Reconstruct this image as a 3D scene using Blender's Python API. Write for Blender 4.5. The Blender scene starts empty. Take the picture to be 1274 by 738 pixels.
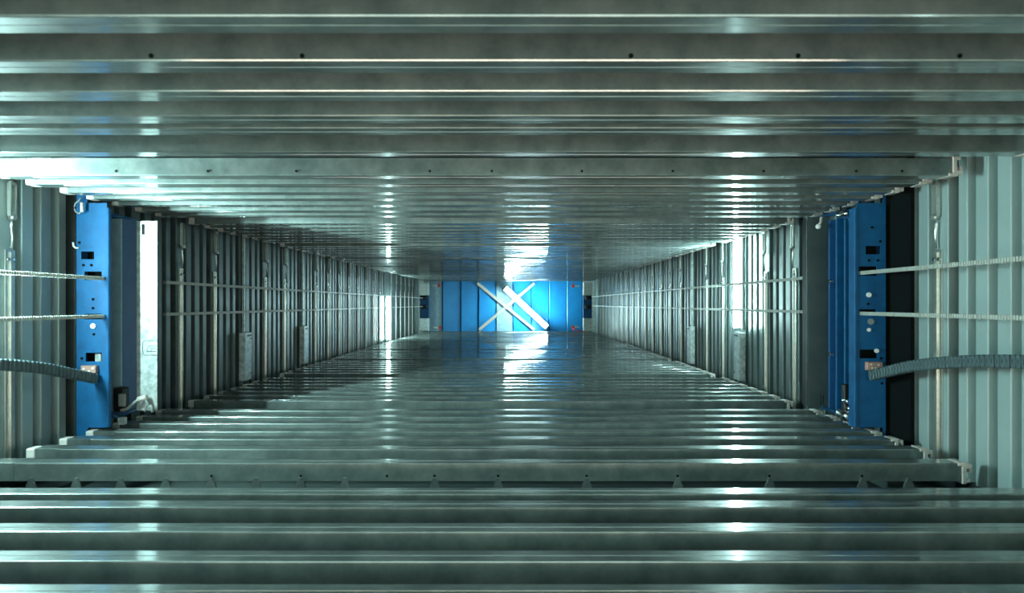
import bpy, bmesh, math, random
from mathutils import Vector, Matrix
random.seed(7)
C = bpy.context.scene.collection
scene = bpy.context.scene

# ------------------------------------------------------------------ camera
H0 = 0.75                      # height of the viewpoint above the bottom plate
F = 850.0                      # focal length in pixels of the 1274 px frame
cam_d = bpy.data.cameras.new('camera')
cam = bpy.data.objects.new('camera', cam_d)
C.objects.link(cam)
cam.location = (0, 0, H0)
cam.rotation_euler = (math.radians(90), 0, 0)
cam_d.sensor_width = 36
cam_d.lens = F / 1274 * 36
cam_d.shift_x = -3 / 1274
cam_d.shift_y = 9 / 1274
cam_d.clip_start = 0.02
cam_d.dof.use_dof = True
cam_d.dof.focus_distance = 4.5
cam_d.dof.aperture_fstop = 5.0
scene.camera = cam

# ------------------------------------------------------------------ light
world = bpy.data.worlds.new('world')
scene.world = world
world.use_nodes = True
world.node_tree.nodes['Background'].inputs[0].default_value = (0.62, 0.95, 0.86, 1)
world.node_tree.nodes['Background'].inputs[1].default_value = 2.9
scene.view_settings.view_transform = 'Standard'
scene.view_settings.look = 'None'
scene.view_settings.gamma = 1
scene.view_settings.use_curve_mapping = False
scene.view_settings.exposure = 0.3
LAMP_COLOUR = (0.62, 1.0, 0.98)
LAMP_NEAR, LAMP_RIGHT, LAMP_LEFT, LAMP_END, LAMP_REAR = 640.0, 130.0, 110.0, 100.0, 12.0

wl = bpy.data.lights.new('warm_fill', 'AREA')          # warm fill added low behind the viewpoint, tints the near upper beams
wl.shape = 'RECTANGLE'; wl.size = 3.0; wl.size_y = 0.25; wl.energy = 20; wl.color = (1.0, 0.74, 0.58)
wo = bpy.data.objects.new('warm_fill', wl); C.objects.link(wo)
wo.location = (0, -0.45, 0.28); wo.rotation_euler = (math.radians(115), 0, 0)

# ------------------------------------------------------------------ dimensions (metres; x right, y into the shaft, z up)
XL, XR = -1.83, 1.545          # ends of the crossbeams
WL, WR = -1.965, 1.65          # inner faces of the side walls
HB, HT = 0.547, 0.45           # inner faces of lower and upper beams below / above the viewpoint
YE = 13.95                     # end wall
YB = -0.6                      # wall behind the viewpoint


def lin(c):
    return tuple((v / 12.92 if v <= 0.04045 else ((v + 0.055) / 1.055) ** 2.4) for v in (x / 255 for x in c)) + (1,)


# ------------------------------------------------------------------ materials
def mat(name, col, rough=0.5, metal=0.0, noise=None, bump=0.0, scale=20, col2=None, rvar=0.0, vary=0.0, stretch=(1, 1, 1), spec=0.5):
    m = bpy.data.materials.new(name)
    m.use_nodes = True
    nt = m.node_tree
    b = nt.nodes['Principled BSDF']
    b.inputs['Base Color'].default_value = col
    b.inputs['Roughness'].default_value = rough
    b.inputs['Metallic'].default_value = metal
    b.inputs['Specular IOR Level'].default_value = spec
    tc = nt.nodes.new('ShaderNodeTexCoord')
    mp = nt.nodes.new('ShaderNodeMapping')
    mp.inputs['Scale'].default_value = stretch
    nt.links.new(tc.outputs['Object'], mp.inputs['Vector'])
    vec = mp.outputs['Vector']
    if vary:
        oi = nt.nodes.new('ShaderNodeObjectInfo')
        mul = nt.nodes.new('ShaderNodeMath'); mul.operation = 'MULTIPLY'; mul.inputs[1].default_value = 37.0
        nt.links.new(oi.outputs['Random'], mul.inputs[0])
        add = nt.nodes.new('ShaderNodeVectorMath'); add.operation = 'ADD'
        nt.links.new(mp.outputs['Vector'], add.inputs[0]); nt.links.new(mul.outputs[0], add.inputs[1])
        vec = add.outputs[0]
    if col2 is not None:
        n = nt.nodes.new('ShaderNodeTexNoise'); n.inputs['Scale'].default_value = scale; n.inputs['Detail'].default_value = 5
        n.inputs['Roughness'].default_value = 0.65
        nt.links.new(vec, n.inputs['Vector'])
        r = nt.nodes.new('ShaderNodeValToRGB')
        r.color_ramp.elements[0].position = 0.35; r.color_ramp.elements[0].color = col
        r.color_ramp.elements[1].position = 0.68; r.color_ramp.elements[1].color = col2
        nt.links.new(n.outputs['Fac'], r.inputs['Fac'])
        last = r.outputs['Color']
        if vary:
            mr = nt.nodes.new('ShaderNodeMapRange')
            mr.inputs['To Min'].default_value = 1 - vary; mr.inputs['To Max'].default_value = 1 + vary
            nt.links.new(oi.outputs['Random'], mr.inputs['Value'])
            mx = nt.nodes.new('ShaderNodeVectorMath'); mx.operation = 'SCALE'
            nt.links.new(last, mx.inputs[0]); nt.links.new(mr.outputs[0], mx.inputs['Scale'])
            last = mx.outputs[0]
        nt.links.new(last, b.inputs['Base Color'])
        if rvar:
            n2 = nt.nodes.new('ShaderNodeTexNoise'); n2.inputs['Scale'].default_value = scale * 1.7; n2.inputs['Detail'].default_value = 3
            nt.links.new(vec, n2.inputs['Vector'])
            m2 = nt.nodes.new('ShaderNodeMapRange')
            m2.inputs['To Min'].default_value = max(0.03, rough - rvar); m2.inputs['To Max'].default_value = rough + rvar
            nt.links.new(n2.outputs['Fac'], m2.inputs['Value']); nt.links.new(m2.outputs[0], b.inputs['Roughness'])
    if bump:
        n3 = nt.nodes.new('ShaderNodeTexNoise'); n3.inputs['Scale'].default_value = scale * 3
        nt.links.new(vec, n3.inputs['Vector'])
        bp = nt.nodes.new('ShaderNodeBump'); bp.inputs['Strength'].default_value = bump; bp.inputs['Distance'].default_value = 0.002
        nt.links.new(n3.outputs['Fac'], bp.inputs['Height']); nt.links.new(bp.outputs[0], b.inputs['Normal'])
    return m


def emit(name, col, strength):
    m = bpy.data.materials.new(name); m.use_nodes = True
    nt = m.node_tree; nt.nodes.clear()
    e = nt.nodes.new('ShaderNodeEmission'); e.inputs[0].default_value = (*col, 1); e.inputs[1].default_value = strength
    o = nt.nodes.new('ShaderNodeOutputMaterial'); nt.links.new(e.outputs[0], o.inputs[0])
    return m


M = {
    'beam': mat('galvanised_beam', (0.13, 0.162, 0.155, 1), 0.38, 0.6, col2=(0.25, 0.28, 0.265, 1), scale=11, rvar=0.06, vary=0.14),
    'galv': mat('galvanised_sheet', (0.27, 0.33, 0.32, 1), 0.42, 0.45, col2=(0.62, 0.66, 0.64, 1), scale=34, rvar=0.1, bump=0.1),
    'cap': mat('end_cap_plastic', (0.50, 0.46, 0.42, 1), 0.5, 0.0, col2=(0.66, 0.60, 0.56, 1), scale=30),
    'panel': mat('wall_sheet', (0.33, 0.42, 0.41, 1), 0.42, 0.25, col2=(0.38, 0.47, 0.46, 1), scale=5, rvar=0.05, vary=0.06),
    'panel_dim': mat('wall_sheet_dim', (0.075, 0.108, 0.106, 1), 0.40, 0.4, col2=(0.115, 0.15, 0.145, 1), scale=7, rvar=0.05, vary=0.1),  # darker copy of the wall sheet, dimness beyond the carriage put into its colour
    'strap': mat('zinc_strap', (0.50, 0.52, 0.48, 1), 0.3, 0.8, col2=(0.66, 0.66, 0.60, 1), scale=40, bump=0.1),
    'back': mat('dark_backing', (0.012, 0.022, 0.022, 1), 0.7, 0.0),
    'shell': mat('shaft_shell', (0.022, 0.036, 0.035, 1), 0.6, 0.2, col2=(0.03, 0.045, 0.042, 1), scale=6),
    'blue': mat('blue_paint', (0.001, 0.066, 0.18, 1), 0.55, 0.0, col2=(0.002, 0.10, 0.25, 1), scale=12, rvar=0.08, spec=0.3),
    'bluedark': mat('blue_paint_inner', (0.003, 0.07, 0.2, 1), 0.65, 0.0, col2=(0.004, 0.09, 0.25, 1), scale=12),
    'bluegrey': mat('worn_blue_grey', (0.25, 0.40, 0.48, 1), 0.5, 0.1, col2=(0.34, 0.5, 0.56, 1), scale=25),
    'endblue': mat('blue_end_sheet', (0.008, 0.22, 0.55, 1), 0.36, 0.1, col2=(0.012, 0.27, 0.62, 1), scale=6, rvar=0.05),
    'endgrey': mat('worn_end_sheet', (0.20, 0.34, 0.44, 1), 0.42, 0.2, col2=(0.30, 0.44, 0.52, 1), scale=14),
    'belt': mat('belt_rubber', (0.40, 0.42, 0.39, 1), 0.45, 0.0, col2=(0.50, 0.52, 0.48, 1), scale=50),
    'chain': mat('chain_plastic', (0.055, 0.09, 0.10, 1), 0.4, 0.0, col2=(0.08, 0.12, 0.13, 1), scale=60),
    'black': mat('black_plastic', (0.008, 0.010, 0.011, 1), 0.45, 0.0),
    'hole': mat('hole_dark', (0.004, 0.006, 0.006, 1), 0.9, 0.0, spec=0.1),
    'white': mat('white_plastic', (0.8, 0.82, 0.78, 1), 0.4, 0.0),
    'copper': mat('pink_bracket', (0.45, 0.25, 0.20, 1), 0.45, 0.3, col2=(0.55, 0.33, 0.27, 1), scale=60),
    'red': mat('red_paint', (0.65, 0.03, 0.03, 1), 0.4, 0.0),
    'chrome': mat('bright_steel', (0.75, 0.76, 0.74, 1), 0.2, 1.0),
    'grey': mat('grey_rubber', (0.22, 0.24, 0.23, 1), 0.5, 0.0),
}


_b = M['beam'].node_tree.nodes['Principled BSDF']     # thin glossy zinc skin over the matt metal
_b.inputs['Coat Weight'].default_value = 1.0
_b.inputs['Coat Roughness'].default_value = 0.10
_b.inputs['Coat IOR'].default_value = 1.8

# ------------------------------------------------------------------ helpers
def at(px, py, d):
    """point of the shaft at depth d that the photograph shows at px, py"""
    s = F / d
    return ((px - 640) / s, d, H0 + (378 - py) / s)


def box(bm, x0, x1, y0, y1, z0, z1, bev=0.0, rot=None):
    vs = [bm.verts.new((x, y, z)) for x in (x0, x1) for y in (y0, y1) for z in (z0, z1)]
    fs = []
    for q in ((0, 1, 3, 2), (4, 6, 7, 5), (0, 4, 5, 1), (2, 3, 7, 6), (0, 2, 6, 4), (1, 5, 7, 3)):
        fs.append(bm.faces.new([vs[i] for i in q]))
    if bev:
        es = list({e for f in fs for e in f.edges})
        bmesh.ops.bevel(bm, geom=es, offset=bev, segments=1, affect='EDGES')
    return vs


def tube(bm, pts, r, n=10, caps=True):
    pts = [Vector(p) for p in pts]
    rings = []
    for i, p in enumerate(pts):
        t = (pts[min(i + 1, len(pts) - 1)] - pts[max(i - 1, 0)]).normalized()
        a = t.cross(Vector((0, 0, 1)))
        if a.length < 1e-3:
            a = t.cross(Vector((0, 1, 0)))
        a.normalize(); b = t.cross(a)
        rings.append([bm.verts.new(p + (a * math.cos(k * 2 * math.pi / n) + b * math.sin(k * 2 * math.pi / n)) * r) for k in range(n)])
    for A, B in zip(rings, rings[1:]):
        for k in range(n):
            bm.faces.new((A[k], A[(k + 1) % n], B[(k + 1) % n], B[k])).smooth = True
    if caps:
        bm.faces.new(rings[0][::-1]); bm.faces.new(rings[-1])


def prism(bm, poly, axis, a, b):
    """closed polygon extruded along an axis; poly in the two other axes, in order"""
    def P(u, v, w):
        return {'x': (w, u, v), 'y': (u, w, v), 'z': (u, v, w)}[axis]
    A = [bm.verts.new(P(u, v, a)) for u, v in poly]
    B = [bm.verts.new(P(u, v, b)) for u, v in poly]
    n = len(poly)
    for k in range(n):
        bm.faces.new((A[k], A[(k + 1) % n], B[(k + 1) % n], B[k]))
    bm.faces.new(A[::-1]); bm.faces.new(B)


def holed_plate(bm, xs, zs, gaps, y0, y1):
    """plate in the x-z plane with rectangular openings; gaps = (x0, x1, z0, z1)"""
    gx = sorted({*xs, *(g[0] for g in gaps), *(g[1] for g in gaps)})
    gz = sorted({*zs, *(g[2] for g in gaps), *(g[3] for g in gaps)})
    gx = [x for x in gx if xs[0] <= x <= xs[1]]; gz = [z for z in gz if zs[0] <= z <= zs[1]]
    V = {}
    def v(i, k):
        if (i, k) not in V:
            V[i, k] = bm.verts.new((gx[i], y0, gz[k]))
        return V[i, k]
    fs = []
    for i in range(len(gx) - 1):
        for k in range(len(gz) - 1):
            cx, cz = (gx[i] + gx[i + 1]) / 2, (gz[k] + gz[k + 1]) / 2
            if any(g[0] < cx < g[1] and g[2] < cz < g[3] for g in gaps):
                continue
            fs.append(bm.faces.new((v(i, k), v(i + 1, k), v(i + 1, k + 1), v(i, k + 1))))
    r = bmesh.ops.extrude_face_region(bm, geom=fs)
    bmesh.ops.translate(bm, vec=(0, y1 - y0, 0), verts=[e for e in r['geom'] if isinstance(e, bmesh.types.BMVert)])


def finish(bm, name, m):
    bmesh.ops.recalc_face_normals(bm, faces=bm.faces)
    me = bpy.data.meshes.new(name)
    bm.to_mesh(me); bm.free()
    if m is not None:
        me.materials.append(m)
    return me


def put(name, bm, m, parent=None, loc=None):
    """link a mesh given in world coordinates; its origin goes to loc (or the parent's)"""
    if parent is not None:
        o_at = Vector((0, 0, 0)); p = parent
        while p is not None:
            o_at += p.location; p = p.parent
    else:
        o_at = Vector((0, 0, 0))
    base = Vector(loc) if loc is not None else o_at
    bmesh.ops.translate(bm, vec=-base, verts=bm.verts)
    o = bpy.data.objects.new(name, finish(bm, name, m))
    C.objects.link(o)
    if parent is not None:
        o.parent = parent; o.location = base - o_at
    else:
        o.location = base
    return o


def tag(o, label, cat, group=None):
    o['label'] = label; o['category'] = cat
    if group:
        o['group'] = group
    return o


def thing(name, label, cat, loc, group=None):
    o = bpy.data.objects.new(name, None); o.empty_display_size = 0.05
    C.objects.link(o); o.location = loc
    return tag(o, label, cat, group)


def structure(o):
    o['kind'] = 'structure'
    return o


def dup(o, parent=None, loc=None):
    c = o.copy(); C.objects.link(c)
    if parent is not None:
        c.parent = parent
    if loc is not None:
        c.location = loc
    return c


def shell(name, x0, x1, y0, y1, z0, z1, m):
    bm = bmesh.new(); box(bm, x0, x1, y0, y1, z0, z1)
    return structure(put(name, bm, m, loc=((x0 + x1) / 2, (y0 + y1) / 2, z0)))


# ------------------------------------------------------------------ the shell of the shaft
FLOOR, CEIL = 0.0, H0 + 0.64
shell('floor', WL - 0.14, WR + 0.14, YB - 0.1, YE + 0.15, FLOOR - 0.04, FLOOR, M['shell'])
shell('ceiling', WL - 0.14, WR + 0.14, YB - 0.1, YE + 0.15, CEIL, CEIL + 0.04, M['shell'])
wall_l = shell('wall_left', WL - 0.14, WL - 0.10, YB - 0.1, YE + 0.15, FLOOR, CEIL, M['back'])
wall_r = shell('wall_right', WR + 0.10, WR + 0.14, YB - 0.1, YE + 0.15, FLOOR, CEIL, M['back'])
wall_e = shell('wall_end', WL - 0.14, WR + 0.14, YE + 0.06, YE + 0.12, FLOOR, CEIL, M['back'])

STEP = 0.455
def yk(k):
    return 2.655 + STEP * k


# folded wall sheets: one mesh, copied panel by panel
def sheet_mesh(side):
    """folded sheet 0.395 long; crest towards the shaft at x = 0"""
    prof = []                                  # (y, depth behind the crest)
    d, f, c = 0.05, 0.006, 0.003
    prof.append((0.0, 0.07)); prof.append((0.0, c)); prof.append((c, 0))
    y = 0.0
    runs = [0.08, 0.045, 0.065, 0.045, 0.065, 0.045, 0.05]
    for i, r in enumerate(runs):
        if i % 2 == 0:
            y1 = y + r
            if i < len(runs) - 1:
                prof += [(y1 - c, 0), (y1, c)]
            else:
                prof += [(y1 - c, 0), (y1, c), (y1, 0.07)]
        else:
            y1 = y + r
            prof += [(y + f, d), (y1 - f, d), (y1, c), (y1 + c, 0)]
        y = y1
    bm = bmesh.new()
    z0, z1 = 0.10, CEIL - 0.02
    A = [bm.verts.new((-side * q if side < 0 else q, p, z0)) for p, q in prof]
    for v in A:
        v.co.x = (-1 if side < 0 else 1) * abs(v.co.x)
    B = [bm.verts.new((v.co.x, v.co.y, z1)) for v in A]
    for a0, a1, b0, b1 in zip(A, A[1:], B, B[1:]):
        bm.faces.new((a0, a1, b1, b0))
    return finish(bm, 'wall_panel', M['panel'])


def wall_panels(wall, side):
    pale = sheet_mesh(side)
    zinc = pale.copy(); zinc.materials.clear(); zinc.materials.append(M['panel_dim'])  # same sheet, darkened in colour where the wall looks dim
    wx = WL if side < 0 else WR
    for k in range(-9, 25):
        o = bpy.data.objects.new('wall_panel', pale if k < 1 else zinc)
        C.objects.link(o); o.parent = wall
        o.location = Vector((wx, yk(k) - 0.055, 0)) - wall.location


wall_panels(wall_l, -1)
wall_panels(wall_r, 1)

# blue end sheets
ex = [534, 550, 573, 595, 617, 638, 661, 683, 705, 724.5]
for i, (a, b) in enumerate(zip(ex, ex[1:])):
    xa, xb = (a - 640) / 61.0, (b - 640) / 61.0
    w = xb - xa
    bm = bmesh.new()
    tilt = 0.045
    poly = [(xa + 0.004, YE + 0.045), (xa + 0.004, YE + 0.012), (xa + 0.02, YE - 0.0), (xa + 0.05, YE + 0.004), (xb - 0.012, YE - 0.0 + tilt * 0.5),
            (xb - 0.004, YE + 0.045)]
    prism(bm, poly, 'z', H0 - HB - 0.12, H0 + HT + 0.12)
    o = put('end_panel', bm, M['endgrey'] if i in (0, 4) else M['endblue'], wall_e)
    if i == 0:
        o['label'] = 'narrow grey worn end panel at the left edge of the blue end'
    if i == 4:
        o['label'] = 'pale grey worn end panel behind the crossing braces'
# end posts at both sides of the blue sheets
for side, (xa, xb) in (('left', (WL, -1.745)), ('right', (1.40, WR))):
    bm = bmesh.new(); box(bm, xa, xb, YE - 0.02, YE + 0.05, 0.1, CEIL - 0.02, 0.004)
    put('end_post', bm, M['galv'], wall_e)

# ------------------------------------------------------------------ crossbeams
def beam_profile(sign):
    """section in (y, z): front at y = 0, inner face at z = 0, body away from the shaft"""
    d, h, c, g = 0.067, 0.062, 0.0035, 0.004
    pts = [(0, h), (0, c), (c * 0.3, c * 0.3), (c, 0), (0.030, 0), (0.030 + 0.001, g), (0.034 - 0.001, g), (0.034, 0), (d - c, 0), (d, c), (d, h),
           (d - 0.012, h), (d - 0.012, h - 0.004), (0.012, h - 0.004), (0.012, h)]
    return [(y, z * sign) for y, z in pts]


def beam_mesh(sign):
    bm = bmesh.new()
    prism(bm, beam_profile(sign), 'x', XL + 0.02, XR - 0.012)
    return finish(bm, 'crossbeam', M['beam'])


def left_cap(sign):
    bm = bmesh.new()
    zz = sorted((-0.002 * sign, 0.036 * sign))
    box(bm, XL - 0.006, XL + 0.028, -0.004, 0.050, zz[0], zz[1], 0.004)
    zz = sorted((0.004 * sign, 0.058 * sign))
    box(bm, XL + 0.004, XL + 0.022, 0.0, 0.066, zz[0], zz[1], 0.002)
    return finish(bm, 'end_cap', M['cap'])


def right_cap(sign):
    bm = bmesh.new()
    def b(x0, x1, y0, y1, a, c_):
        z = sorted((a * sign, c_ * sign)); box(bm, x0, x1, y0, y1, z[0], z[1], 0.0025)
    b(XR - 0.020, XR + 0.012, -0.004, 0.060, -0.002, 0.010)      # lip along the inner face
    b(XR - 0.006, XR + 0.010, -0.004, 0.060, 0.008, 0.072)       # upright leg
    b(XR + 0.008, XR + 0.030, -0.002, 0.040, 0.004, 0.020)       # outward hook
    b(XR + 0.020, XR + 0.030, -0.002, 0.040, 0.016, 0.034)
    b(XR + 0.008, XR + 0.024, -0.002, 0.040, 0.056, 0.068)
    return finish(bm, 'end_bracket', M['cap'])


def sleeve(sign):
    bm = bmesh.new()
    z = sorted((-0.0012 * sign, 0.0625 * sign))
    box(bm, XL + 0.026, -1.713, -0.0012, 0.068, z[0], z[1], 0.001)
    return finish(bm, 'end_sleeve', M['beam'])


def disc(name, m, r=0.0045, d=0.002, n=10):
    bm = bmesh.new(); tube(bm, [(0, -d, 0), (0, 0.0004, 0)], r, n)
    return finish(bm, name, m)


def tab_mesh():
    bm = bmesh.new()
    poly = [(-0.018, -0.083), (0.018, -0.083), (0.014, -0.068), (0.008, -0.060), (0.006, -0.050), (-0.006, -0.050), (-0.008, -0.060), (-0.014, -0.068)]
    prism(bm, poly, 'y', -0.008, -0.002)
    return finish(bm, 'foot_tab', M['beam'])


BM = {1: beam_mesh(1), -1: beam_mesh(-1)}
LC = {1: left_cap(1), -1: left_cap(-1)}
RC = {1: right_cap(1), -1: right_cap(-1)}
SL = {1: sleeve(1), -1: sleeve(-1)}
HOLE = disc('bolt_hole', M['hole'])
TAB = tab_mesh()
ORD = ['first', 'second', 'third', 'fourth', 'fifth', 'sixth', 'seventh', 'eighth', 'ninth', 'tenth', 'eleventh', 'twelfth', 'thirteenth', 'fourteenth', 'fifteenth',
       'sixteenth', 'seventeenth', 'eighteenth', 'nineteenth', 'twentieth']


def child(name, me, parent, loc=(0, 0, 0)):
    o = bpy.data.objects.new(name, me); C.objects.link(o); o.parent = parent; o.location = loc
    return o


def beam(sign, y, label, group, holes=(), tabs=(), detail=True):
    z = H0 + (HT if sign > 0 else -HB)
    o = bpy.data.objects.new('crossbeam', BM[sign]); C.objects.link(o)
    jit = random.uniform(-0.004, 0.004)
    o.location = (jit, y, z)
    o.rotation_euler = (math.radians(random.uniform(-0.9, 0.9) * (0 if tabs or holes else 1)), 0, 0)
    tag(o, label, 'beam', group)
    if detail:
        child('end_cap', LC[sign], o)
        child('end_bracket', RC[sign], o)
        child('end_sleeve', SL[sign], o)
    for x, dz in holes:
        child('bolt_hole', HOLE, o, (x, 0, dz * sign))
    for x in tabs:
        child('foot_tab', TAB, o, (x, 0, 0))
    return o


top_holes = [(x - 640) / 354 for x in (145, 259, 369, 535, 612, 724, 837, 950, 1065, 1122)]
low_holes = [(x - 640) / 362 for x in (265, 376, 483, 542, 621, 731, 844, 958, 1073)]
tab_x = [(x - 640) / 362 for x in (42, 98, 153, 209, 265, 321, 376, 431, 542, 621, 731, 844, 958, 1073, 1130)]
OFFS = [0, 0.19, 0.385, 0.57, 0.76, 0.95, 1.14]
for sign, row in ((-1, 'lower'), (1, 'upper')):
    near = [1.268, 1.452, 1.64, 1.835, 1.965] if sign < 0 else [1.071, 1.268, 1.45, 1.64, 1.755, 2.03]
    wide0 = 2.345 if sign < 0 else 2.40
    edge = 'bottom' if sign < 0 else 'top'
    spots = {0: [-0.9, 0.35, 1.1], 1: [-0.55, 0.1], 3: [0.8]}
    for i, y in enumerate(near):
        hs = [(x, 0.010) for x in ([-0.67, -0.39, 0.22, 0.53, 0.83] if (sign > 0 and i == 1) else [-0.49, -0.31, 0.1] if (sign < 0 and i == 0) else [])]
        beam(sign, y, f'{ORD[i]} {row} galvanised crossbeam counted from the {edge} edge of the photo, blurred', f'{row} crossbeams nearest the viewpoint', holes=hs)
    fronts = [(0, j, wide0 if j == 0 else v) for j, v in enumerate([wide0, 2.57, 2.76, 2.925, 3.12, 3.305, 3.49])]
    w = 3.85; g = 1
    while w < YE - 0.1:
        for j, f in enumerate(OFFS):
            if w + f < YE - 0.18:
                fronts.append((g, j, w + f))
        w += 1.5; g += 1
    for g, j, y in fronts:
        grp = f'{row} crossbeams reaching back to the blue end'
        if g <= 3:
            if j == 0:
                if g == 0:
                    lab = f'nearest broad-faced {row} galvanised crossbeam, with a row of bolt holes along it'
                    hs = [(x, 0.016) for x in top_holes] if sign > 0 else [(x, 0.044) for x in low_holes]
                    beam(sign, y, lab, grp, holes=hs, tabs=tab_x if sign < 0 else ())
                    continue
                lab = f'{ORD[g]} broad-faced {row} crossbeam, counted from the viewpoint, its face standing clear'
            else:
                lab = f'{ORD[j - 1]} thin-edged {row} crossbeam behind the {ORD[g]} broad-faced one'
            if g >= 1 and j == 0:
                lab = f'{ORD[g]} broad-faced {row} galvanised crossbeam, counted from the viewpoint'
        else:
            lab = f'hair-thin far {row} crossbeam in the dense rows next to the blue end'
        beam(sign, y, lab, grp if g <= 3 else f'hair-thin {row} crossbeams near the blue end', detail=(g <= 4))
    y = near[0] - 0.187
    while y > -0.45:
        beam(sign, y, f'{row} crossbeam outside the frame, nearer than the photo shows', f'{row} crossbeams outside the frame', detail=False)
        y -= 0.187 if y > 0.2 else 0.374

# lengthwise supports that carry the beam ends, behind the beams
for sign in (-1, 1):
    zs = sorted((sign * (HT if sign > 0 else HB) + sign * 0.086, sign * (HT if sign > 0 else HB) + sign * 0.12))
    for x in (-1.60, 1.36):
        bm = bmesh.new(); box(bm, x - 0.03, x + 0.03, YB, YE - 0.03, H0 + zs[0], H0 + zs[1], 0.002)
        side = 'left' if x < 0 else 'right'
        tag(put('support_rail', bm, M['shell'], loc=(x, YB, H0 + zs[0])),
            f'dark lengthwise rail hidden behind the {"upper" if sign > 0 else "lower"} crossbeams, {side} side', 'rail')


# ------------------------------------------------------------------ straps with hooks on the side walls
def strap_parts(side):
    """shapes relative to the wall face at height 0 = viewpoint"""
    q = -side                                   # towards the shaft
    def X(a, b):
        return sorted((q * a, q * b))
    out = []
    bm = bmesh.new(); x = X(0.001, 0.006); box(bm, *x, -0.026, 0.026, -0.62, 0.21, 0.001)
    x = X(0.006, 0.012); box(bm, *x, -0.003, 0.003, -0.62, 0.20)
    out.append(('strap', finish(bm, 'strap', M['strap'])))
    bm = bmesh.new()
    tube(bm, [(q * 0.012, -0.004, 0.215), (q * 0.014, 0.0, 0.26), (q * 0.014, -0.004, 0.31), (q * 0.014, 0, 0.345)], 0.005, 8)
    out.append(('hook_rod', finish(bm, 'hook_rod', M['strap'])))
    bm = bmesh.new()
    x = X(0.006, 0.020)
    box(bm, *x, -0.018, -0.011, 0.345, 0.47, 0.001); box(bm, *x, 0.011, 0.018, 0.345, 0.47, 0.001)
    box(bm, *x, -0.018, 0.018, 0.338, 0.350, 0.002); box(bm, *x, -0.014, 0.014, 0.460, 0.475, 0.002)
    tube(bm, [(q * 0.004, 0, 0.336), (q * 0.026, 0, 0.336)], 0.011, 10)
    out.append(('clevis', finish(bm, 'clevis', M['strap'])))
    bm = bmesh.new(); tube(bm, [(q * 0.004, 0, 0), (q * 0.014, 0, 0)], 0.007, 8)
    bo = finish(bm, 'bolt', M['chrome'])
    return out, bo


lamp_at = {}
BOLT_Z = (0.172, 0.176)
for side, sname, wx in ((-1, 'left', WL), (1, 'right', WR)):
    parts, bo = strap_parts(side)
    n = 0
    for k in range(-4, 24):
        if k in (-4, -1, 1, 2, 5, 8) or (k == 17 and side < 0):
            continue
        grp = f'hanging straps on the {sname} wall'
        if k < 0:
            lab = f'hanging strap on the {sname} wall outside the frame'; grp += ' outside the frame'
        elif k in (0,):
            lab = f'large hanging strap with hook on the {sname} wall, nearer than the blue carriage plate'
        elif k <= 23:
            n += 1
            lab = f'{ORD[n - 1]} zinc hanging strap on the {sname} wall beyond the blue carriage'
        else:
            lab = f'tiny far hanging strap on the {sname} wall, close to the blue end'; grp = f'far hanging straps on the {sname} wall'
        t = thing('hanging_strap', lab, 'strap', (wx, yk(k), H0), grp)
        for nm, me in parts:
            child(nm, me, t)
        for dy in (-0.016, 0.016):
            child('bolt', bo, t, (0, dy, 0.172))


# ------------------------------------------------------------------ lamps and their boxes
def tube_lamp(side, k, strength, lab, z0, z1, lit=True, r=0.019):
    wx = WL if side < 0 else WR
    q = -side
    t = thing('tube_lamp', lab, 'lamp', (wx, yk(k), H0 + z0))
    em = emit('lamp_tube', LAMP_COLOUR, strength) if lit else M['white']
    bm = bmesh.new(); tube(bm, [(wx + q * 0.050, yk(k), H0 + z0 + 0.02), (wx + q * 0.050, yk(k), H0 + z1 - 0.02)], r, 16)
    put('light_tube', bm, em, t)
    bm = bmesh.new(); x = sorted((wx, wx + q * 0.018)); box(bm, *x, yk(k) - 0.034, yk(k) + 0.034, H0 + z0, H0 + z1, 0.002)
    put('housing', bm, M['grey'], t)
    for z in (z0, z1 - 0.02):
        bm = bmesh.new(); x = sorted((wx + q * 0.015, wx + q * 0.066)); box(bm, *x, yk(k) - 0.02, yk(k) + 0.02, H0 + z, H0 + z + 0.02, 0.003)
        put('lamp_holder', bm, M['galv'], t)


t = thing('wall_lamp', 'lit flat wall lamp on the left wall just outside the left frame edge', 'lamp', (WL, yk(-1), H0 - 0.06))
bm = bmesh.new(); box(bm, WL + 0.004, WL + 0.030, yk(-1) - 0.045, yk(-1) + 0.045, H0 - 0.06, H0 + 0.45, 0.002)
put('housing', bm, M['galv'], t)
bm = bmesh.new(); box(bm, WL + 0.028, WL + 0.034, yk(-1) - 0.038, yk(-1) + 0.038, H0 - 0.05, H0 + 0.44)
put('diffuser', bm, emit('wall_lamp_light', LAMP_COLOUR, LAMP_NEAR), t)
tube_lamp(1, 5, LAMP_RIGHT, 'large bright upright tube lamp on the right wall', -0.19, 0.50)
tube_lamp(-1, 17, LAMP_LEFT, 'small bright upright tube lamp far down the left wall', -0.56, 0.13)
tube_lamp(1, -7, LAMP_REAR, 'added unseen tube lamp on the right wall behind the viewpoint', -0.30, 0.38)  # unseen lamp, added to light the near beam faces from behind

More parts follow.
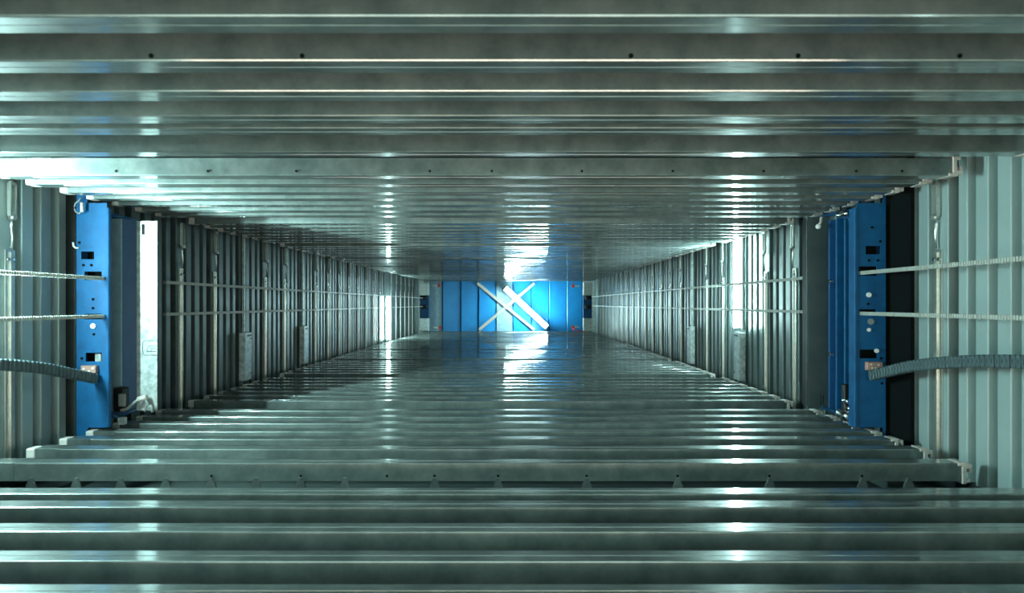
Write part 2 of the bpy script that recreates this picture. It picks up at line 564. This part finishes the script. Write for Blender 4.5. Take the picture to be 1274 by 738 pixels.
nb = {-1: 0, 1: 0}
for side, sname, wx in ((-1, 'left', WL), (1, 'right', WR)):
    for k in (5, 8):
        q = -side
        y = yk(k)
        t = thing('junction_box', {5: f'tall galvanised junction box on the {sname} wall, nearest of its wall', 8: f'second galvanised junction box along the {sname} wall',
                                   11: f'third galvanised junction box along the {sname} wall', 14: f'fourth, tiny galvanised junction box along the {sname} wall'}[k],
                  'box', (wx, y, H0 - 0.55), f'junction boxes on the {sname} wall')
        bm = bmesh.new(); x = sorted((wx + q * 0.004, wx + q * 0.050)); box(bm, *x, y - 0.07, y + 0.05, H0 - 0.55, H0 - 0.205, 0.003)
        put('case', bm, M['galv'], t)
        bm = bmesh.new(); x = sorted((wx + q * 0.018, wx + q * 0.053)); box(bm, *x, y - 0.03, y + 0.045, H0 - 0.236, H0 - 0.222, 0.001)
        put('clip', bm, M['black'], t)
        for zc in (-0.5, -0.25):
            bm = bmesh.new(); tube(bm, [(wx + q * 0.049, y + 0.03, H0 + zc), (wx + q * 0.055, y + 0.03, H0 + zc)], 0.006, 8)
            put('screw', bm, M['chrome'], t)
        if not (k == 5 and side > 0):
            bm = bmesh.new(); x = sorted((wx + q * 0.003, wx + q * 0.02)); box(bm, *x, y - 0.012, y + 0.012, H0 - 0.21, H0 + 0.5, 0.002)
            put('conduit', bm, M['galv'], t)


# ------------------------------------------------------------------ blue end: braces and diagonal lamp
def bar(a, b, w, d, y):
    """flat bar between two points of the x-z plane at depth y"""
    a, b = Vector(a), Vector(b)
    t = (b - a).normalized(); n = Vector((-t.y, t.x)) * w / 2
    bm = bmesh.new()
    prism(bm, [tuple(a + n), tuple(a - n), tuple(b - n), tuple(b + n)], 'y', y, y + d)
    return bm


def e2(px, py, d):
    p = at(px, py, d); return (p[0], p[2])


br1 = put('diagonal_brace', bar(e2(594, 352.5, YE - 0.028), e2(665, 410.5, YE - 0.028), 0.058, 0.02, YE - 0.028), M['strap'])
tag(br1, 'galvanised brace sloping from upper left to lower right across the blue end', 'brace', 'crossing braces')
br2 = put('diagonal_brace', bar(e2(665, 352.5, YE - 0.05), e2(596, 410.5, YE - 0.05), 0.058, 0.02, YE - 0.05), M['strap'])
tag(br2, 'galvanised brace sloping from lower left to upper right across the blue end', 'brace', 'crossing braces')
dl = thing('tube_lamp', 'bright slanting tube lamp in front of the blue end', 'lamp', (0.25, YE - 0.25, H0))
yl = YE - 0.30
a, b = at(629, 359, yl), at(680, 406.5, yl)
bm = bmesh.new(); tube(bm, [a, b], 0.046, 16)
put('light_tube', bm, emit('end_tube', (0.66, 1.0, 1.0), LAMP_END), dl)
put('housing', bar((a[0] - 0.01, a[2] + 0.01), (b[0] + 0.01, b[2] - 0.01), 0.09, 0.03, yl + 0.05), M['galv'], dl)
tv = (Vector(b) - Vector(a)).normalized()
for p, s in ((a, -1), (b, 1)):
    bm = bmesh.new(); tube(bm, [Vector(p), Vector(p) + tv * 0.035 * s], 0.06, 12)
    put('lamp_holder', bm, M['galv'], dl)

# pulley blocks where the belts end, and the red clamps in the four corners
for side, (xa, xb), sname in ((-1, (521.5, 533), 'left'), (1, (726, 737), 'right')):
    yb = YE - 0.75
    s = F / yb
    x0, x1 = (xa - 640) / s, (xb - 640) / s
    t = thing('pulley_block', f'galvanised pulley block holding both belt ends at the {sname} of the blue end', 'pulley block', ((x0 + x1) / 2, yb, H0 - 0.5), 'belt pulley blocks')
    for za, zb in ((0.16, 0.40), (-0.52, -0.28)):
        bm = bmesh.new(); box(bm, x0, x1, yb, yb + 0.2, H0 + za, H0 + zb, 0.006)
        put('block_face', bm, M['galv'], t)
    bm = bmesh.new(); box(bm, x0, x1, yb + 0.08, yb + 0.2, H0 - 0.28, H0 + 0.16, 0.004)
    put('bracket_web', bm, M['bluedark'], t)
    for zc in (0.12, -0.06):
        bm = bmesh.new(); tube(bm, [(x0 + 0.03, yb + 0.04, H0 + zc), (x1 - 0.03, yb + 0.04, H0 + zc)], 0.04, 14)
        put('pulley', bm, M['black'], t)
cn = 0
for px, py, lr, ud in ((546, 355.5, 'left', 'upper'), (547, 407.5, 'left', 'lower'), (713, 356, 'right', 'upper'), (713, 407, 'right', 'lower')):
    d = YE - 0.5
    p = at(px, py, d)
    bm = bmesh.new(); zs = 1 if ud == 'upper' else -1
    tube(bm, [p, (p[0], p[1] + 0.05, p[2])], 0.032, 10)
    z = sorted((p[2], p[2] + zs * 0.07)); box(bm, p[0] - 0.012, p[0] + 0.012, d + 0.005, d + 0.04, *z, 0.002)
    c = tag(put('clamp', bm, M['red'], loc=p), f'small red clamp in the {ud} {lr} corner of the blue end', 'clamp', 'red clamps at the blue end')
    bm = bmesh.new(); sx = -1 if lr == 'left' else 1
    xs = sorted((p[0], p[0] + (-0.13 if lr == 'left' else 0.13))); box(bm, *xs, d + 0.01, d + 0.05, p[2] - 0.015, p[2] + 0.015, 0.003)
    put('clamp_arm', bm, M['galv'], c)
bm = bmesh.new(); d = YE - 0.55
tube(bm, [at(713, 409, d), at(719, 411.2, d), at(727, 413, d)], 0.012, 6)
tag(put('cord', bm, M['red'], loc=at(713, 409, d)), 'thin red cord trailing from the lower right red clamp', 'cord')


# ------------------------------------------------------------------ lift carriage: one frame on each side
def px_rect(px0, px1, py0, py1, d):
    s = F / d
    return ((px0 - 640) / s, (px1 - 640) / s, H0 + (378 - py1) / s, H0 + (378 - py0) / s)


YP = 2.95
def small_disc(parent, px, py, r, m, name='bolt_hole', d=YP, deep=0.003):
    p = at(px, py, d)
    bm = bmesh.new(); tube(bm, [(p[0], d - deep, p[2]), (p[0], d + 0.0005, p[2])], r, 12)
    return put(name, bm, m, parent)


ZT, ZB = H0 + 0.435, H0 - 0.535           # clear height between the beam rows
# left
L = thing('carriage_frame', 'bright blue lift carriage frame at the left, belts and cable chain entering it', 'carriage frame', (-1.83, YP, ZB), 'blue lift carriage')
holes = [px_rect(101, 117, 313, 322.6, YP), px_rect(105, 126.6, 338, 348.6, YP), px_rect(105, 127, 390.5, 397.5, YP), px_rect(106.5, 127, 439, 450, YP)]
xo, xi = (95 - 640) / (F / YP), (133 - 640) / (F / YP)
notch = [(-1.845, xi + 0.1, ZT, ZT + 1), (-1.845, xi + 0.1, ZB - 1, ZB)]
bm = bmesh.new(); holed_plate(bm, (xo, xi), (ZB - 0.06, ZT + 0.055), [(n[0], n[1], n[2], n[3]) for n in notch] + holes, YP, YP + 0.006)
# the notches reach the edges of the plate
plate = put('face_plate', bm, M['blue'], L)
bm = bmesh.new(); box(bm, xi - 0.002, xi + 0.010, YP - 0.004, YP + 0.02, ZB, ZT - 0.02, 0.003)
put('edge_flange', bm, M['blue'], L)
bm = bmesh.new(); box(bm, xo + 0.008, -1.785, YP + 0.065, YP + 0.07, ZB + 0.01, ZT - 0.01)  # black sheet puts the shade inside the openings into colour
put('hole_backing', bm, M['hole'], L)
bm = bmesh.new(); box(bm, xo + 0.001, xo + 0.007, YP + 0.007, YP + 0.44, ZB + 0.01, ZT - 0.01)
put('outer_web', bm, M['bluedark'], L)
r = px_rect(137, 151, 272, 512, 3.14)
bm = bmesh.new(); box(bm, r[0] - 0.01, r[1], 3.14, 3.15, r[2], r[3], 0.002)
put('recess_panel', bm, M['bluegrey'], L)
bm = bmesh.new(); prism(bm, [(-1.812, 3.151), (-1.806, 3.151), (-1.860, 3.37), (-1.866, 3.37)], 'z', H0 - 0.505, H0 + 0.405)
put('side_web', bm, M['bluedark'], L)
for a, b, zc in (((135, 269), (153, 269.5), 0), ((153, 269.5), (171, 275), 0)):
    pa, pb = at(*a, 3.02 if a[0] < 140 else 3.12), at(*b, 3.12 if b[0] < 160 else 3.36)
    bm = bmesh.new(); tube(bm, [pa, pb], 0.005, 8)
    put('top_edge', bm, M['blue'], L)
for a, b in (((135, 517), (146, 519)), ((146, 519), (171, 509))):
    pa, pb = at(*a, 3.0 if a[0] < 140 else 3.1), at(*b, 3.1 if b[0] < 160 else 3.3)
    bm = bmesh.new(); tube(bm, [pa, pb], 0.006, 8)
    put('bottom_edge', bm, M['blue'], L)
r = px_rect(170, 195.5, 275, 511, 3.12)
slot = px_rect(176.5, 180.5, 279, 292, 3.12)
bm = bmesh.new(); holed_plate(bm, (r[0], r[1]), (r[2], r[3]), [slot], 3.12, 3.124)
gp = put('guide_plate', bm, M['galv'], L); gp['label'] = 'bright galvanised guide plate'
bm = bmesh.new(); box(bm, r[0] + 0.01, r[1] - 0.002, 3.13, 3.138, r[2] + 0.01, r[3] - 0.01, 0.002)
put('guide_rail', bm, M['black'], L)
# pressed square outline on the guide plate, open at the right
bm = bmesh.new()
pts = [at(195, 424, 3.118), at(180, 424, 3.118), at(177.6, 426.5, 3.118), at(177.6, 439, 3.118), at(180, 442, 3.118), at(195, 442, 3.118)]
tube(bm, pts, 0.0016, 6)
tube(bm, [at(195, 430, 3.118), at(187, 430, 3.118), at(183, 433, 3.118), at(183, 437.5, 3.118), at(194, 437.5, 3.118)], 0.0014, 6)
tube(bm, [at(194, 434, 3.118), at(188, 434, 3.118), at(188, 437.5, 3.118)], 0.0012, 6)
put('stamped_mark', bm, M['grey'], gp)
for px, py in ((104, 330), (114, 330), (116, 372.5), (116, 383.5), (117, 416), (102, 446), (99, 302)):
    small_disc(L, px, py, 0.006, M['hole'])
small_disc(L, 116.4, 405.7, 0.0115, M['white'], 'plug', deep=0.006)
r = px_rect(120, 127, 440, 450, YP + 0.03)
bm = bmesh.new(); box(bm, r[0], r[1], YP + 0.02, YP + 0.06, r[2], r[3]); put('latch', bm, M['galv'], L)
r = px_rect(101, 119.5, 455, 464, YP - 0.02)
bm = bmesh.new(); box(bm, r[0], r[1], YP - 0.024, YP - 0.001, r[2], r[3], 0.002); lb = put('chain_bracket', bm, M['copper'], L)
for px, py in ((104.5, 459), (111, 462), (115.5, 458.5)):
    small_disc(lb, px, py, 0.0045, M['white'], 'screw', d=YP - 0.024)
# connector block and hose at the foot
r = px_rect(143.5, 157, 482, 512, 3.10)
bm = bmesh.new(); box(bm, r[0], r[1], 3.08, 3.13, r[2], r[3], 0.006)
cb = put('connector_block', bm, M['black'], L)
r = px_rect(147, 156, 490, 506, 3.07)
bm = bmesh.new(); box(bm, r[0], r[1], 3.066, 3.08, r[2], r[3], 0.004); put('connector_face', bm, M['grey'], cb)
bm = bmesh.new(); tube(bm, [at(150, 511, 3.06), at(158, 509, 3.07), at(166, 502, 3.08), at(173, 496.5, 3.09), at(181, 495, 3.09)], 0.007, 8); put('hose', bm, M['grey'], L)
bm = bmesh.new(); tube(bm, [at(172, 497, 3.09), at(183, 494, 3.09)], 0.012, 10); put('hose_fitting', bm, M['cap'], L)
bm = bmesh.new(); tube(bm, [at(181, 495, 3.09), at(183, 502, 3.09), at(181, 511, 3.09), at(188, 505, 3.09), at(190, 513, 3.09)], 0.009, 8); put('hook', bm, M['grey'], L)
bm = bmesh.new(); r = px_rect(149, 157, 519, 528, 3.05); box(bm, r[0], r[1], 3.03, 3.06, r[2], r[3], 0.003); put('foot_block', bm, M['galv'], L)
# wire loop at the top of the plate, small hook below it
bm = bmesh.new()
pts = [at(100.5, 246, YP - 0.03)] + [at(100 - 7.5 * math.sin(t), 258 - 8 * math.cos(t), YP - 0.03) for t in [0.3 + i * 0.38 for i in range(8)]] + [at(101.5, 262, YP - 0.03)]
tube(bm, pts, 0.0035, 6); put('wire_loop', bm, M['grey'], L)
bm = bmesh.new(); tube(bm, [at(101.8, 252, YP - 0.03), at(102, 264, YP - 0.03)], 0.007, 8); put('loop_ferrule', bm, M['cap'], L)
bm = bmesh.new(); tube(bm, [at(91, 301.5, YP - 0.01), at(91.5, 306, YP - 0.01), at(94, 308.5, YP - 0.01), at(98, 308.5, YP - 0.003)], 0.004, 6); put('wire_hook', bm, M['white'], L)

# right
R = thing('carriage_frame', 'dark blue shaded lift carriage frame at the right, belts and cable chain entering it', 'carriage frame', (1.53, YP, ZB), 'blue lift carriage')
s = F / YP
xi, xo = (1066 - 640) / s, (1102 - 640) / s
holes = [px_rect(1077, 1095.5, 306, 316.5, YP), px_rect(1068.5, 1091, 331.5, 343, YP), px_rect(1069, 1090, 385, 392, YP), px_rect(1069.5, 1092, 435, 446, YP)]
notch = [(xi - 0.1, 1.592, ZT, ZT + 1), (xi - 0.1, 1.592, ZB - 1, ZB)]
bm = bmesh.new(); holed_plate(bm, (xi, xo), (ZB - 0.06, ZT + 0.055), notch + holes, YP, YP + 0.006)
put('face_plate', bm, M['blue'], R)
bm = bmesh.new(); box(bm, xi - 0.012, xi + 0.002, YP - 0.004, YP + 0.05, ZB, ZT - 0.02, 0.003)
put('edge_flange', bm, M['blue'], R)
bm = bmesh.new(); box(bm, 1.506, xo - 0.008, YP + 0.065, YP + 0.07, ZB + 0.01, ZT - 0.01)  # black backing, shade behind the right openings given as colour
put('hole_backing', bm, M['hole'], R)
bm = bmesh.new(); box(bm, xo - 0.007, xo - 0.001, YP + 0.007, YP + 0.44, ZB + 0.01, ZT - 0.01)
put('outer_web', bm, M['bluedark'], R)
for nm, (pa, pb), d, m in (('recess_panel', (1051, 1064), 3.06, 'blue'), ('step_panel', (1040.5, 1051.5), 3.16, 'blue'), ('rear_panel', (1031.5, 1041), 3.30, 'bluedark')):
    r = px_rect(pa, pb, 272, 512, d)
    bm = bmesh.new(); box(bm, r[0], r[1] + (0.01 if d > 3.1 else 0.0), d, d + 0.012, max(r[2], ZB + 0.005), min(r[3], ZT - 0.03), 0.003)
    put(nm, bm, M[m], R)
r = px_rect(1005, 1032.5, 270, 508, 3.38)
bm = bmesh.new(); holed_plate(bm, (r[0], r[1]), (r[2], r[3]), [px_rect(1021, 1022, 492, 506, 3.38), px_rect(1024, 1025, 492, 506, 3.38)], 3.38, 3.384)
gp = put('guide_plate', bm, M['panel_dim'], R); gp['label'] = 'dull grey guide plate in shade'  # dim sheet colour carries the shade on this plate
bm = bmesh.new(); box(bm, r[0] + 0.002, r[1] - 0.01, 3.40, 3.45, r[2] + 0.01, r[3] - 0.01, 0.002)
put('guide_rail', bm, M['black'], R)
for px, py in ((1081, 324), (1092, 324), (1085, 283), (1095, 300.5), (1080, 378), (1096, 446), (1097, 477)):
    small_disc(R, px, py, 0.0055, M['hole'])
small_disc(R, 1080.5, 367, 0.0105, M['white'], 'plug', deep=0.006)
small_disc(R, 1083, 400.3, 0.013, M['grey'], 'plug', deep=0.006)
small_disc(R, 1080.6, 410.5, 0.008, M['white'], 'plug', deep=0.006)
small_disc(R, 1090, 436.5, 0.009, M['white'], 'plug', deep=0.008)
for py in (350, 441):
    p = at(1036, py, 3.27); bm = bmesh.new(); tube(bm, [p, (p[0], p[1] + 0.028, p[2])], 0.010, 8); put('bolt', bm, M['chrome'], R)
r = px_rect(1078.5, 1098, 450.5, 461, YP - 0.02)
bm = bmesh.new(); box(bm, r[0], r[1], YP - 0.024, YP - 0.001, r[2], r[3], 0.002); rb = put('chain_bracket', bm, M['copper'], R)
for px, py in ((1084, 453.5), (1085, 458), (1093, 454), (1089, 458)):
    small_disc(rb, px, py, 0.004, M['white'], 'screw', d=YP - 0.024)
r = px_rect(1049, 1057, 478, 512, 3.04)
bm = bmesh.new(); box(bm, r[0], r[1], 3.03, 3.058, r[2], r[3], 0.004); put('connector_block', bm, M['black'], R)
# blue brackets with rollers, foot and head of the right frame
for py, s_ in ((509, 1), (262, -1)):
    pa, pb, pc = (at(1022, 507, 3.36), at(1042, 513, 3.2), at(1064, 518, 3.02)) if s_ > 0 else (at(1022, 269, 3.36), at(1042, 265, 3.2), at(1064, 261, 3.02))
    bm = bmesh.new(); tube(bm, [pa, pb, pc], 0.007, 8); put('bracket_edge', bm, M['blue'], R)
bm = bmesh.new(); tube(bm, [at(1045, 514, 3.08), at(1060, 520, 3.0)], 0.022, 12); put('roller', bm, M['chrome'], R)
bm = bmesh.new(); tube(bm, [at(1043, 267, 3.10), at(1058, 265, 3.02)], 0.014, 12); put('roller', bm, M['chrome'], R)
bm = bmesh.new(); tube(bm, [at(1057, 266, 3.0), at(1057.5, 275, 3.0), at(1061, 279, 3.0)], 0.008, 8); put('hook', bm, M['chrome'], R)
bm = bmesh.new(); tube(bm, [at(1022, 270, 3.3), at(1021, 277, 3.3), at(1018, 282, 3.3)], 0.007, 8); put('pin', bm, M['cap'], R)
bm = bmesh.new(); p = at(1018, 282, 3.29); bmesh.ops.create_uvsphere(bm, u_segments=10, v_segments=8, radius=0.013, matrix=Matrix.Translation(p)); put('pin_ball', bm, M['white'], R)
bm = bmesh.new(); p = at(1057, 500, 3.0); tube(bm, [p, (p[0], p[1] + 0.05, p[2])], 0.012, 8); put('bolt', bm, M['chrome'], R)
bm = bmesh.new(); p = at(1060, 509, 3.0); tube(bm, [p, (p[0], p[1] + 0.05, p[2])], 0.014, 8); put('bolt', bm, M['chrome'], R)
r = px_rect(1080, 1091, 532, 542, YP - 0.01)
bm = bmesh.new(); box(bm, r[0], r[1], YP - 0.012, YP - 0.001, max(r[2], ZB + 0.001), r[3], 0.001); put('buffer', bm, M['black'], R)


bm = bmesh.new(); box(bm, 1.625, 1.648, 2.81, 3.04, 0.12, CEIL - 0.03, 0.004)  # black upright box added for the dark band beside the right plate
tag(put('dark_band', bm, M['hole'], loc=(1.636, 2.92, 0.12)), 'dark upright band between the right blue plate and the pale wall', 'strip')

# ------------------------------------------------------------------ toothed belts
def belt(x, z, y0, y1, lab, th=0.012, teeth_to=None):
    bm = bmesh.new(); box(bm, x - 0.006, x + 0.006, y0, y1, H0 + z - th / 2, H0 + z + th / 2)
    o = tag(put('toothed_belt', bm, M['belt'], loc=(x, y0, H0 + z)), lab, 'belt', 'toothed drive belts')
    bm = bmesh.new(); y = max(y0, 0.6)
    end = min(y1, teeth_to or y1)
    while y < end - 0.005:
        box(bm, x - 0.009, x + 0.009, y, y + 0.006, H0 + z - th / 2 - 0.0015, H0 + z + th / 2 + 0.0015)
        y += 0.0125
    t = put('belt_teeth', bm, M['belt'], o); t['kind'] = 'stuff'


for side, sn, x, za, zb in ((-1, 'left', -1.775, 0.109, -0.054), (1, 'right', 1.502, 0.133, -0.042)):
    for z, ud in ((za, 'upper'), (zb, 'lower')):
        belt(x, z, YB, YP + 0.05, f'{ud} toothed belt running from the {sn} frame edge into the blue carriage')
        belt(x, z, 3.47, YE - 0.72, f'{ud} thin toothed belt along the {sn} wall beyond the blue carriage', teeth_to=6.0)


# ------------------------------------------------------------------ cable chains
def chain(pts, lab, wx):
    # sample the curve (y, z) with x constant
    P = [Vector(p) for p in pts]
    def cr(t):
        i = min(int(t), len(P) - 2); f = t - i
        p0, p1, p2, p3 = P[max(i - 1, 0)], P[i], P[i + 1], P[min(i + 2, len(P) - 1)]
        return 0.5 * ((2 * p1) + (-p0 + p2) * f + (2 * p0 - 5 * p1 + 4 * p2 - p3) * f * f + (-p0 + 3 * p1 - 3 * p2 + p3) * f ** 3)
    dense = [cr(i * (len(P) - 1) / 600) for i in range(600)]
    t = thing('cable_chain', lab, 'cable chain', dense[0])
    bm = bmesh.new()
    box(bm, -0.016, 0.016, -0.0085, 0.0085, -0.021, 0.021, 0.003)
    box(bm, -0.018, 0.018, -0.013, -0.0065, -0.017, 0.017, 0.002)
    box(bm, -0.0185, -0.016, -0.004, 0.004, -0.007, 0.007)
    me = finish(bm, 'chain_link', M['chain'])
    acc = 0; nxt = 0; n = 0
    for a, b in zip(dense, dense[1:]):
        if acc >= nxt:
            o = child('chain_link', me, t, a - dense[0])
            d = (b - a).normalized()
            o.rotation_euler = (math.atan2(d.z, d.y) + math.pi, 0, 0)
            nxt += 0.0225; n += 1
        acc += (b - a).length
    bm = bmesh.new()
    tube(bm, dense[::12], 0.009, 8)
    put('cable', bm, M['black'], t)


chain([(-1.800, 2.925, H0 - 0.320), (-1.803, 2.80, H0 - 0.290), (-1.808, 2.60, H0 - 0.244), (-1.810, 2.35, H0 - 0.208), (-1.81, 2.05, H0 - 0.18), (-1.81, 1.6, H0 - 0.16), (-1.81, 1.2, H0 - 0.16)],
      'dark ribbed cable chain curving from the left blue plate to the left edge', WL)
chain([(1.535, 2.925, H0 - 0.308), (1.535, 2.80, H0 - 0.277), (1.533, 2.60, H0 - 0.235), (1.53, 2.35, H0 - 0.200), (1.53, 2.05, H0 - 0.174), (1.53, 1.6, H0 - 0.155), (1.53, 1.2, H0 - 0.155)],
      'grey ribbed cable chain curving from the right blue plate to the right edge', WR)
